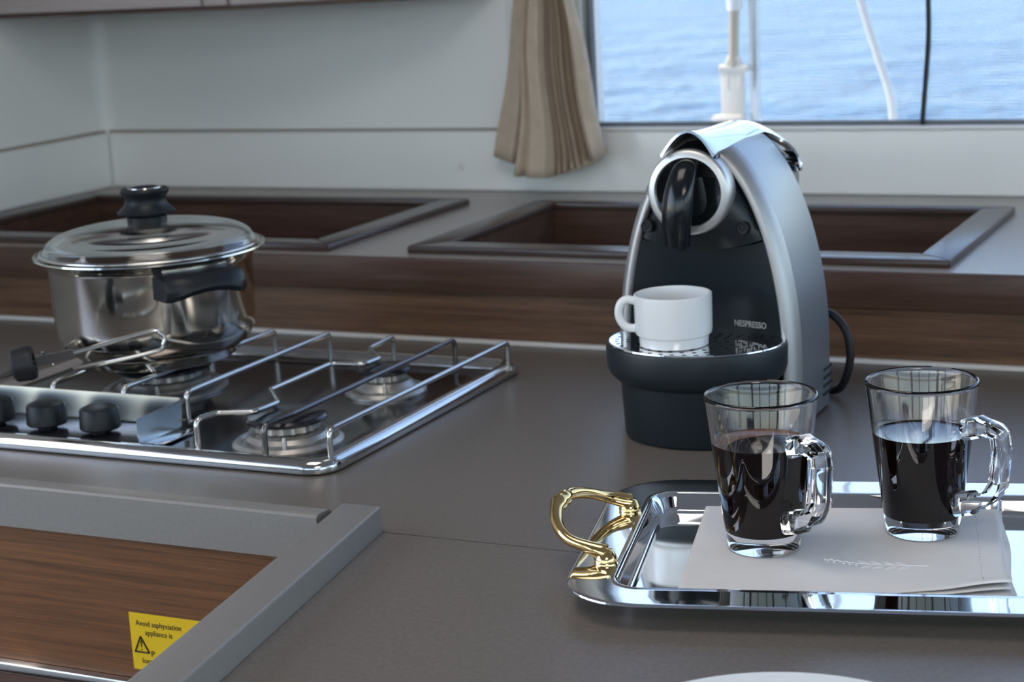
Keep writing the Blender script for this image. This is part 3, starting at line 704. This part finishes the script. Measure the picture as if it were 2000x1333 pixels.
bm = B(); rings(bm, [arch(0.0138, MY+0.004), arch(0.0128, MY), arch(0.0108, MY-0.001), arch(0.007, MY+0.0008), arch(0.0035, MY+0.005), arch(0.001, MY+0.011), arch(0.0, MY+0.017)], False, False)
obj('front_rib', bm, 'rib', cm, smooth=60)
DEP = 0.112
bm = B(); rings(bm, [arch(0.0, MY+0.0172), arch(0.0, MY+DEP-0.010), arch(0.002, MY+DEP-0.004), arch(0.007, MY+DEP), arch(0.02, MY+DEP+0.002)], False, True)
obj('side_shell', bm, 'silver', cm, smooth=60)
# water tank at the back
bm = B(); prism(bm, [(MX-0.055, MY+DEP+0.001), (MX+0.055, MY+DEP+0.001), (MX+0.046, MY+DEP+0.030), (MX-0.046, MY+DEP+0.030)], 0.004, 0.222, 0.01, 3); obj('water_tank', bm, 'glossblack', cm)
# faces
FI = 0.0133
def face_half(z):
    pts = [(z_, w) for z_, w in ARS]; best = 0
    return max(0.0, half(z)-FI*(1.0+0.55*max(0, (z-0.15)/0.1)))
ZTOP = 0.240
def seam_z(s): return 0.161+0.0085*s*s
NS = 28
def face_patch(bm, zlo, zhi, rows, depth):
    """zlo/zhi functions of s in -1..1 ; depth(s,t,z)->y ; front skin only, then closed back"""
    G = []
    for i in range(rows+1):
        t = i/rows; row = []
        for j in range(NS+1):
            s = -1+2*j/NS; z = zlo(s)+(zhi(s)-zlo(s))*t
            row.append(bm.verts.new((MX+s*face_half(z), depth(s, t, z), z)))
        G.append(row)
    for i in range(rows):
        for j in range(NS): bm.faces.new((G[i][j], G[i][j+1], G[i+1][j+1], G[i+1][j]))
    # skirt back into the shell
    per = G[0]+[r[-1] for r in G[1:]]+list(reversed(G[-1][:-1]))+[r[0] for r in reversed(G[1:-1])]
    bk = [bm.verts.new((v.co.x, MY+0.05, v.co.z)) for v in per]
    n = len(per)
    for i in range(n): bm.faces.new((per[i], per[(i+1) % n], bk[(i+1) % n], bk[i]))
def d_low(s, t, z): return MY+0.003+0.024*(1-s*s)*(0.35+0.65*min(1, max(0, (0.16-z)/0.05)))
def d_up(s, t, z): return MY+0.0025-0.019*(1-s**2)**0.8*math.sin(min(1.0, 0.25+t*1.3)*math.pi/2)
bm = B(); face_patch(bm, lambda s: 0.06, lambda s: seam_z(s)-0.0011, 14, d_low); obj('lower_face', bm, 'blackplastic', cm, smooth=50)
bm = B(); face_patch(bm, lambda s: seam_z(s)+0.0006, lambda s: ZTOP, 18, d_up); obj('upper_face', bm, 'satinblack', cm, smooth=50)
# round window ring, lens, lever
RC = Vector((MX-0.0035, MY-0.0170, 0.2130)); tilt = Matrix.Rotation(R_(90), 3, 'X')
def disc(prof, c, seg=64, tl=tilt):
    b = B(); lathe(b, prof, (0, 0, 0), seg); bmesh.ops.rotate(b, verts=b.verts[:], cent=(0, 0, 0), matrix=tl); bmesh.ops.translate(b, verts=b.verts[:], vec=c); return b
obj('ring', disc([(0.0292, -0.014), (0.0292, 0.0010), (0.0302, 0.0024), (0.0350, 0.0018), (0.0366, 0.0002), (0.0372, -0.004), (0.0372, -0.016)], RC), 'satin', cm, smooth=50)
obj('ring_lens', disc([(0.0291, -0.014), (0.0291, -0.001), (0.024, -0.0018), (0.0, -0.0025)], RC), 'glossblack', cm, smooth=50)
bm = B()
lev = catmull([(MX-0.0030, MY-0.014, 0.2350), (MX-0.0035, MY-0.024, 0.2320), (MX-0.0050, MY-0.032, 0.219), (MX-0.0068, MY-0.036, 0.200), (MX-0.0085, MY-0.0350, 0.183), (MX-0.0095, MY-0.033, 0.1710)], 5)
n = len(lev); tube(bm, lev, [0.0105+0.0035*min(1, i/(n*0.45))-0.0015*max(0, (i/(n-1)-0.6)/0.4) for i in range(n)], 16, sect=[(0.72*math.cos(a), 0.98*math.sin(a)) for a in [2*math.pi*k/16 for k in range(16)]])
obj('spout_lever', bm, 'leverblack', cm, smooth=60)
bm = B(); tube(bm, [(MX-0.0095, MY-0.033, 0.1730), (MX-0.0098, MY-0.033, 0.1660)], [0.0095, 0.0075], 16); obj('spout_tip', bm, 'bakelite', cm)
for lx in (MX-0.0465, MX+0.0405):
    obj('button', disc([(0, -0.006), (0.0058, -0.006), (0.0054, 0.0001), (0.0048, 0.0006), (0.0046, 0.0004), (0.0024, 0.0002), (0.0018, 0.0007), (0, 0.0008)], Vector((lx, MY-0.0070, 0.1812)), 28), 'bakelite', cm, smooth=30)
# chrome loading lever along the ridge
bm = B(); lo = []
path = [(-0.021, 0.2665, 0.0240), (-0.014, 0.2655, 0.0248), (0.006, 0.2635, 0.0258), (0.03, 0.2622, 0.0265), (0.07, 0.2612, 0.0270), (0.105, 0.2608, 0.0285), (0.122, 0.2590, 0.0330), (0.135, 0.2535, 0.0400), (0.143, 0.2435, 0.0460), (0.147, 0.2310, 0.0510), (0.148, 0.2170, 0.0540)]
pp = [Vector((a, b, w)) for a, b, w in path]; pp = catmull(pp, 4)
NA = 14
for i, p in enumerate(pp):
    d = (pp[min(i+1, len(pp)-1)]-pp[max(i-1, 0)]); tang = Vector((d.x, d.y)).normalized(); nr = Vector((-tang.y, tang.x))
    w = p.z; top = []; und = []
    vis = max(0.0, 1-i/14.0)
    for k in range(NA+1):
        s = -1+2*k/NA
        sag = (0.0100+0.010*max(0, (p.x-0.105)/0.045))*abs(s)**2.2+0.011*vis*abs(s)**1.7
        x = MX-0.001+s*w; y = MY+p.x-nr.x*sag*1.0; z = p.y-nr.y*sag
        top.append((x, y, z)); und.append((MX-0.001+s*(w-0.0012), y-nr.x*0.0022, z-nr.y*0.0022))
    lo.append(top+list(reversed(und)))
rings(bm, lo, True, True); obj('loading_lever', bm, 'chrome', cm, smooth=45)
# dark throat under the lever
bm = B(); lo = []
for y, z, w in ((-0.016, 0.238, 0.026), (-0.017, 0.2455, 0.0245), (-0.010, 0.2520, 0.0225), (0.01, 0.2560, 0.020), (0.06, 0.2580, 0.018)):
    lo.append([(MX-0.001+w*math.cos(a), MY+y, z-0.012+0.012*math.sin(a)) for a in [math.pi*k/12 for k in range(13)]]+[(MX-0.001-w, MY+0.06, z-0.02), (MX-0.001+w, MY+0.06, z-0.02)])
rings(bm, lo, True, True); obj('lever_throat', bm, 'glossblack', cm, smooth=50)
obj('hinge_screw', disc([(0, -0.004), (0.0042, -0.004), (0.0042, 0.0025), (0.003, 0.0032), (0, 0.0032)], Vector((MX+0.0470, MY+0.139, 0.2150)), 20, Matrix.Rotation(R_(90), 3, 'Y')), 'chrome', cm)
# drip tray (half round), base
DC = (MX, MY-0.018, 0)
def drip(bm, prof, close0=True, close1=True):
    lo = []
    for a, z in prof:                       # a = half width of the oval at that height
        lp = []
        for k in range(72):
            t = 2*math.pi*k/72; c, q = math.cos(t), math.sin(t)
            lp.append((DC[0]+a*c, DC[1]+(a-0.011)*q if q < 0 else DC[1]+(a-0.020)*q, z))
        lo.append(lp)
    rings(bm, lo, close0, close1)
bm = B(); drip(bm, [(0.0635, 0.001), (0.0655, 0.004), (0.0680, 0.048), (0.0690, 0.0515), (0.0730, 0.0540), (0.0775, 0.0590), (0.0795, 0.0660), (0.0800, 0.0815), (0.0794, 0.0840), (0.0782, 0.0847), (0.0776, 0.0846)])
dt = obj('drip_tray', bm, 'blackplastic', cm, smooth=40)
bm = B(); drip(bm, [(0.0779, 0.0846), (0.0776, 0.0856), (0.0765, 0.0859), (0.0754, 0.0854), (0.0735, 0.0852)], False, True); obj('cup_grid', bm, 'chrome', dt, smooth=40)
bm = B()
for r in (0.014, 0.024, 0.034, 0.044, 0.054, 0.064):
    nh = int(math.pi*r/0.0092)
    for k in range(nh):
        a = math.pi+math.pi*(k+0.5)/nh
        px, py = DC[0]+(r+0.006)*math.cos(a), DC[1]+(r-0.003)*math.sin(a)
        lathe(bm, [(0, 0.08526), (0.0022, 0.08526), (0, 0.08530)], (px, py, 0), 8)
for yy in (-0.010, -0.002, 0.006):
    for k in range(14): lathe(bm, [(0, 0.08526), (0.0022, 0.08526), (0, 0.08530)], (MX-0.061+k*0.0094, MY+yy, 0), 8)
o = obj('grid_holes', bm, 'hole', dt, smooth=None); o['kind'] = 'stuff'
# foot, vents, lettering, cable
bm = B(); prism(bm, [(MX-0.078, MY+0.006), (MX+0.078, MY+0.006), (MX+0.078, MY+DEP-0.006), (MX-0.078, MY+DEP-0.006)], 0.0, 0.0035); obj('base_foot', bm, 'rubber', cm)
for k in range(4):
    z = 0.014+k*0.0075
    bm = B(); box(bm, MX+0.0815, MX+0.0840, MY+DEP-0.030, MY+DEP-0.003, z, z+0.0028, 0.0005, 1); obj('vent_slot', bm, 'hole', cm)
lgx = -0.5065
mw = Matrix.Translation(Vector((lgx, MY+0.0150, 0.0915))-ORG[cm.name]) @ Matrix.Rotation(R_(-16), 4, 'Z') @ Matrix.Rotation(R_(90), 4, 'X')
lt = text_mesh('logo_lettering', 'NESPRESSO', 0.0078, 'logo', cm, mw, 0.0002, xscale=0.84, bold=0.00008)
bm = B(); tube(bm, catmull([(MX+0.05, MY+DEP+0.02, 0.075), (MX+0.075, MY+DEP+0.012, 0.083), (MX+0.0935, MY+DEP+0.006, 0.070), (MX+0.0985, MY+DEP+0.006, 0.045), (MX+0.092, MY+DEP+0.010, 0.020), (MX+0.078, MY+DEP+0.025, 0.006), (MX+0.05, MY+DEP+0.045, 0.0042)], 8), 0.0038, 12); obj('power_cable', bm, 'rubber', cm, smooth=60)

# ================================================================== ESPRESSO CUP
CX, CY, CZ = -0.5425, 1.431, 0.0853
cup = thing('espresso_cup', 'small white china cup with ring handle on the drip grid', 'cup', (CX, CY, CZ))
bm = B(); lathe(bm, [(0, 0.001), (0.026, 0.001), (0.0275, 0), (0.0295, 0.0006), (0.0298, 0.007), (0.0300, 0.0085), (0.0325, 0.0105), (0.0332, 0.014), (0.0335, 0.042), (0.0333, 0.0442), (0.0322, 0.0448), (0.0311, 0.0438), (0.0302, 0.036), (0.0298, 0.014), (0.027, 0.007), (0.02, 0.005), (0, 0.005)], (CX, CY, CZ), 64); obj('cup_body', bm, 'china', cup, smooth=40)
cd = Vector((-0.955, -0.295, 0)); c0 = Vector((CX, CY, CZ))
bm = B(); tube(bm, catmull([c0+cd*0.0325+Vector((0, 0, 0.0385)), c0+cd*0.039+Vector((0, 0, 0.0398)), c0+cd*0.0445+Vector((0, 0, 0.0365)), c0+cd*0.0468+Vector((0, 0, 0.0285)), c0+cd*0.0448+Vector((0, 0, 0.0205)), c0+cd*0.0395+Vector((0, 0, 0.0155)), c0+cd*0.0325+Vector((0, 0, 0.0145))], 6), 0.0037, 14); obj('cup_handle', bm, 'china', cup, smooth=60)

# ================================================================== TRAY (own frame: u along its length, v across)
TA = math.atan2(0.23, 0.973)
def tw(u, v): return (u*math.cos(TA)-v*math.sin(TA), u*math.sin(TA)+v*math.cos(TA))
U0, U1, V0, V1 = -0.224, 0.196, 1.075, 1.347
UC, VC = (U0+U1)/2, (V0+V1)/2
tx, ty = tw(UC, VC)
tray = thing('serving_tray', 'polished silver rectangular serving tray with brass handles on the worktop', 'tray', (tx, ty, 0), TA)
HU, HV = (U1-U0)/2, (V1-V0)/2
def tr(ins, z, r=0.052): return [(x, y, z) for x, y in rrect(-HU+ins, HU-ins, -HV+ins, HV-ins, max(0.009, r-ins), 10)]
up = [(0.0, 0.0152), (0.0004, 0.0161), (0.0014, 0.0166), (0.0026, 0.0167), (0.0034, 0.0167), (0.016, 0.0165), (0.0282, 0.0163), (0.0294, 0.0163), (0.0308, 0.0167), (0.0322, 0.0167), (0.0336, 0.0158), (0.0350, 0.0130), (0.0378, 0.0066), (0.0390, 0.0046), (0.0402, 0.0036), (0.0416, 0.0032), (0.0430, 0.0032), (0.06, 0.0032)]
dnn = [(0.0430, 0.0014), (0.0395, 0.0018), (0.0370, 0.0046), (0.0340, 0.0115), (0.0315, 0.0150), (0.024, 0.0150), (0.010, 0.0152), (0.0006, 0.0150)]
bm = B()
allr = [tr(a, z) for a, z in up]
L = rings(bm, allr, False, True)
L2 = rings(bm, [tr(a, z) for a, z in dnn], True, False)
n = len(L[0])
for i in range(n): bm.faces.new((L2[-1][i], L2[-1][(i+1) % n], L[0][(i+1) % n], L[0][i]))
obj('tray_plate', bm, 'chrome', tray, smooth=38, local=True)
for sgn in (-1, 1):
    def hp(u, v, z): p = (u+0.003-UC, v-VC, z); return Vector((p[0] if sgn < 0 else -p[0], p[1], p[2]))
    pts = catmull([hp(-0.2060, 1.1560, 0.0225), hp(-0.2180, 1.1575, 0.0260), hp(-0.2330, 1.1650, 0.0290), hp(-0.2430, 1.1800, 0.0345), hp(-0.2465, 1.1980, 0.0405), hp(-0.2440, 1.2120, 0.0430), hp(-0.2390, 1.2270, 0.0420), hp(-0.2310, 1.2460, 0.0360), hp(-0.2200, 1.2610, 0.0285), hp(-0.2060, 1.2680, 0.0235)], 6)
    n = len(pts); rad = []
    for i in range(n):
        t = i/(n-1); r = 0.0037+0.0011*math.exp(-((t-0.5)/0.25)**2)
        r += 0.0016*math.exp(-((t-0.555)/0.028)**2)+0.0016*math.exp(-((t-0.49)/0.035)**2)+0.0022*math.exp(-(t/0.10)**2)+0.0022*math.exp(-((1-t)/0.10)**2)
        rad.append(r)
    bm = B(); tube(bm, pts, rad, 14)
    for v in (1.1560, 1.2680):
        q = hp(-0.2060, v, 0.0162)
        b2 = []; lathe(bm, [(0, 0), (0.0078, 0), (0.0082, 0.0018), (0.0072, 0.0042), (0.0050, 0.0085), (0, 0.0102)], q, 20)
    obj('tray_handle', bm, 'brass', tray, smooth=50, local=True)

# ================================================================== NAPKIN
nx, ny = -0.3285, 1.193
NZ = 0.0033
nap = thing('napkin', 'folded white linen napkin with embroidered sprig lying on the tray', 'napkin', (nx, ny, NZ), TA)
HN = 0.1065
def corner(x, y):       # layered puffy corner (front right) and soft waves along the front edge
    c = math.exp(-(((x-HN)/0.045)**2+((y+HN)/0.022)**2))
    w = math.exp(-((y+HN)/0.012)**2)*0.0012*math.exp(-((x-0.045)/0.016)**2)
    return c, w
def layer(k, nlay, ox, oy, sx=0.0, sy=0.0):
    bm = B(); N = 56; G = []
    for i in range(N+1):
        row = []
        for j in range(N+1):
            x = -HN+2*HN*j/N; y = -HN+2*HN*i/N
            c, w = corner(x, y)
            z = 0.0003+k*0.00095+c*0.0034*k+w*(k > 1)*0.8+0.00015*math.sin(x*60+k)*math.cos(y*45)
            z += 0.0016*k/3*math.exp(-((x-HN)/0.02)**2)*(0.5+0.5*math.sin(y*70+1))*(1 if k else 0)
            dx = 0.0012*math.sin(y*50+k*2)*max(0, x/HN)**6+ox*max(0, x/HN)+(-sx)*(1-j/N)
            dy = 0.0009*math.sin(x*42+k*1.7)*max(0, -y/HN)**6+oy*max(0, -y/HN)
            row.append(bm.verts.new((x+dx, y+dy, z)))
        G.append(row)
    for i in range(N):
        for j in range(N): bm.faces.new((G[i][j], G[i][j+1], G[i+1][j+1], G[i+1][j]))
    o = obj('linen_layer', bm, 'linen', nap, smooth=60, local=True)
    md = o.modifiers.new('thick', 'SOLIDIFY'); md.thickness = 0.0007; md.offset = 1
    return o
layer(0, 4, 0.0015, -0.001); layer(1, 4, 0.003, 0.0006); layer(2, 4, 0.001, -0.0014); layer(3, 4, -0.0005, 0.0)
ztop = 0.0003+3*0.00095+0.0007
# embroidered sprig
bm = B()
def emb(x, y): return Vector((x, y, ztop+0.0001))
ex0, ey0 = 0.021, -0.050      # local centre
stem = catmull([emb(ex0-0.033, ey0+0.0085), emb(ex0-0.012, ey0+0.0015), emb(ex0+0.010, ey0-0.001), emb(ex0+0.034, ey0-0.001)], 8)
tube(bm, stem, 0.0004, 6)
def leaf(bm, p, ang, ln, wd):
    d = Vector((math.cos(ang), math.sin(ang), 0)); s = Vector((-d.y, d.x, 0)); lo = []
    for i in range(7):
        t = i/6; w = wd*math.sin(math.pi*min(0.97, max(0.03, t)))**0.8; c = p+d*ln*t
        lo.append([c+s*w, c+Vector((0, 0, 0.0010*math.sin(math.pi*t)+0.0001)), c-s*w, c-Vector((0, 0, 0.0002))])
    rings(bm, lo)
for k in range(4):
    x = ex0-0.004+k*0.0082; p = emb(x, ey0+0.0002-0.0004*k)
    leaf(bm, p, R_(140), 0.0110, 0.0024); leaf(bm, p+Vector((0.003, -0.001, 0)), R_(218), 0.0125, 0.0024)
for k in range(11):
    x = ex0-0.034+k*0.0021; y = ey0+0.0085-0.0007*k+random.uniform(-0.004, 0.005)
    lathe(bm, [(0, -0.0002), (0.0011, 0), (0.0008, 0.0006), (0, 0.0008)], emb(x, y), 8)
o = obj('embroidered_sprig', bm, 'thread', nap, smooth=60, local=True); o['label'] = 'white embroidered sprig with leaves and buds'
bm = B()
for k in range(36):
    y = -HN+0.012+k*0.0053; x = HN-0.017+0.0003*math.sin(k)
    lathe(bm, [(0, ztop-0.0001), (0.00045, ztop+0.0001), (0, ztop+0.0002)], (x, y, 0.0003+corner(x, y)[0]*0.0034*3+0.0016*math.exp(-((x-HN)/0.02)**2)*(0.5+0.5*math.sin(y*70+1))), 6)
obj('hem_stitches', bm, 'stitch', nap, smooth=None, local=True)['kind'] = 'stuff'

# ================================================================== GLASS MUGS
def glass_mug(label, x, y, level, hang, crema):
    z0 = NZ+ztop+0.0003
    mg = thing('glass_mug', label, 'mug', (x, y, z0), 0.0, 'glass coffee mugs on the tray')
    H = 0.110
    bm = B()
    lathe(bm, [(0, 0.0012), (0.019, 0.0010), (0.0225, 0.0002), (0.0245, 0.0004), (0.0256, 0.0020), (0.0264, 0.0085), (0.0283, 0.022), (0.0330, 0.060), (0.0388, 0.1070), (0.0393, 0.1090), (0.0388, 0.1104), (0.0378, 0.1108), (0.0369, 0.1100), (0.0364, 0.1075), (0.0306, 0.060), (0.0258, 0.022), (0.0244, 0.0150), (0.0225, 0.0133), (0.0150, 0.0127), (0, 0.0125)], (x, y, z0), 96)
    obj('mug_glass', bm, 'glass', mg, smooth=50)
    # handle: rectangular section swept in a vertical plane
    d = Vector((math.cos(hang), math.sin(hang), 0)); w = Vector((-d.y, d.x, 0)); c = Vector((x, y, z0))
    def wall(z): return 0.0283+(z-0.022)*(0.0388-0.0283)/(0.085)
    pl = [(wall(0.080)-0.0008, 0.0800), (0.048, 0.0840), (0.0610, 0.0815), (0.0625, 0.0700), (0.0600, 0.0440), (0.0540, 0.0345), (0.0420, 0.0285), (wall(0.026)-0.0008, 0.0250)]
    pl = fillet([(a, b, 0) for a, b in pl], 0.006, 4)
    bm = B(); lo = []; n = len(pl)
    for i, p in enumerate(pl):
        t = i/(n-1); dd = (pl[min(i+1, n-1)]-pl[max(i-1, 0)]).normalized(); nr = Vector((-dd.y, dd.x, 0))
        th = 0.0050+0.0025*math.exp(-(t/0.08)**2)+0.0030*math.exp(-((1-t)/0.08)**2); ww = 0.0075
        lp = []
        for a, b in ((-1, -0.72), (-0.72, -1), (0.72, -1), (1, -0.72), (1, 0.72), (0.72, 1), (-0.72, 1), (-1, 0.72)):
            q = p+nr*a*th; lp.append(c+d*q.x+Vector((0, 0, q.y))+w*b*ww)
        lo.append(lp)
    rings(bm, lo, True, True); obj('mug_handle', bm, 'glass', mg, smooth=40)
    def inn(z): return 0.0258+(z-0.022)*(0.0364-0.0258)/(0.0855)
    bm = B(); e = 0.0003
    lathe(bm, [(0, 0.0123), (0.0150+e, 0.0125), (0.0226+e, 0.0131), (0.0245+e, 0.0149), (0.0258+e, 0.022), (inn(level-0.002)+e, level-0.002), (inn(level)+e, level+0.0004), (inn(level)-0.0008, level-0.0004), (inn(level)-0.003, level-0.0008), (0, level-0.0008)], (x, y, z0), 96)
    cf = obj('coffee', bm, 'coffee', mg, smooth=40)
    cf.data.materials.append(M['coffee_side'])
    for p in cf.data.polygons: p.material_index = 0 if p.normal.z > 0.5 else 1
    if crema:
        bm = B(); ro = inn(level)
        lo = []
        for k in range(33):
            a = R_(40)+R_(200)*k/32; wdt = 0.015*math.sin(math.pi*k/32)**0.7+0.0003
            ca, sa = math.cos(a), math.sin(a)
            lo.append([(x+(ro-0.0001)*ca, y+(ro-0.0001)*sa, z0+level+0.0007), (x+(ro-wdt*0.2)*ca, y+(ro-wdt*0.2)*sa, z0+level-0.0002), (x+(ro-wdt)*ca, y+(ro-wdt)*sa, z0+level-0.0005), (x+(ro-wdt)*ca, y+(ro-wdt)*sa, z0+level-0.0009), (x+(ro-0.0001)*ca, y+(ro-0.0001)*sa, z0+level-0.0009)])
        rings(bm, lo, True, True); obj('crema', bm, 'crema', cf)
    return mg
va = R_(18)      # azimuth of "right" as seen from the camera
glass_mug('glass mug of black coffee with brown crema, standing by the sprig on napkin', -0.379, 1.163, 0.0765, va-R_(52), True)
glass_mug('glass mug of black coffee without crema, standing beside the stitched napkin hem', -0.283, 1.227, 0.0730, va-R_(38), False)

# ================================================================== PLATE AT THE FRONT
pl = thing('plate', 'white china plate on the worktop in front of the tray', 'plate', (-0.268, 0.842, 0))
bm = B(); lathe(bm, [(0, 0.003), (0.056, 0.003), (0.058, 0.0004), (0.062, 0.0004), (0.064, 0.003), (0.080, 0.0065), (0.103, 0.0105), (0.105, 0.0118), (0.1035, 0.0128), (0.080, 0.0092), (0.062, 0.0058), (0, 0.0052)], (-0.268, 0.842, 0), 96); obj('plate_body', bm, 'china', pl, smooth=40)
bm = B(); tube(bm, [(-0.268+0.1040*math.cos(2*math.pi*k/96), 0.842+0.1040*math.sin(2*math.pi*k/96), 0.0119) for k in range(96)], 0.0011, 8, closed=True); obj('plate_rim', bm, 'china', pl)
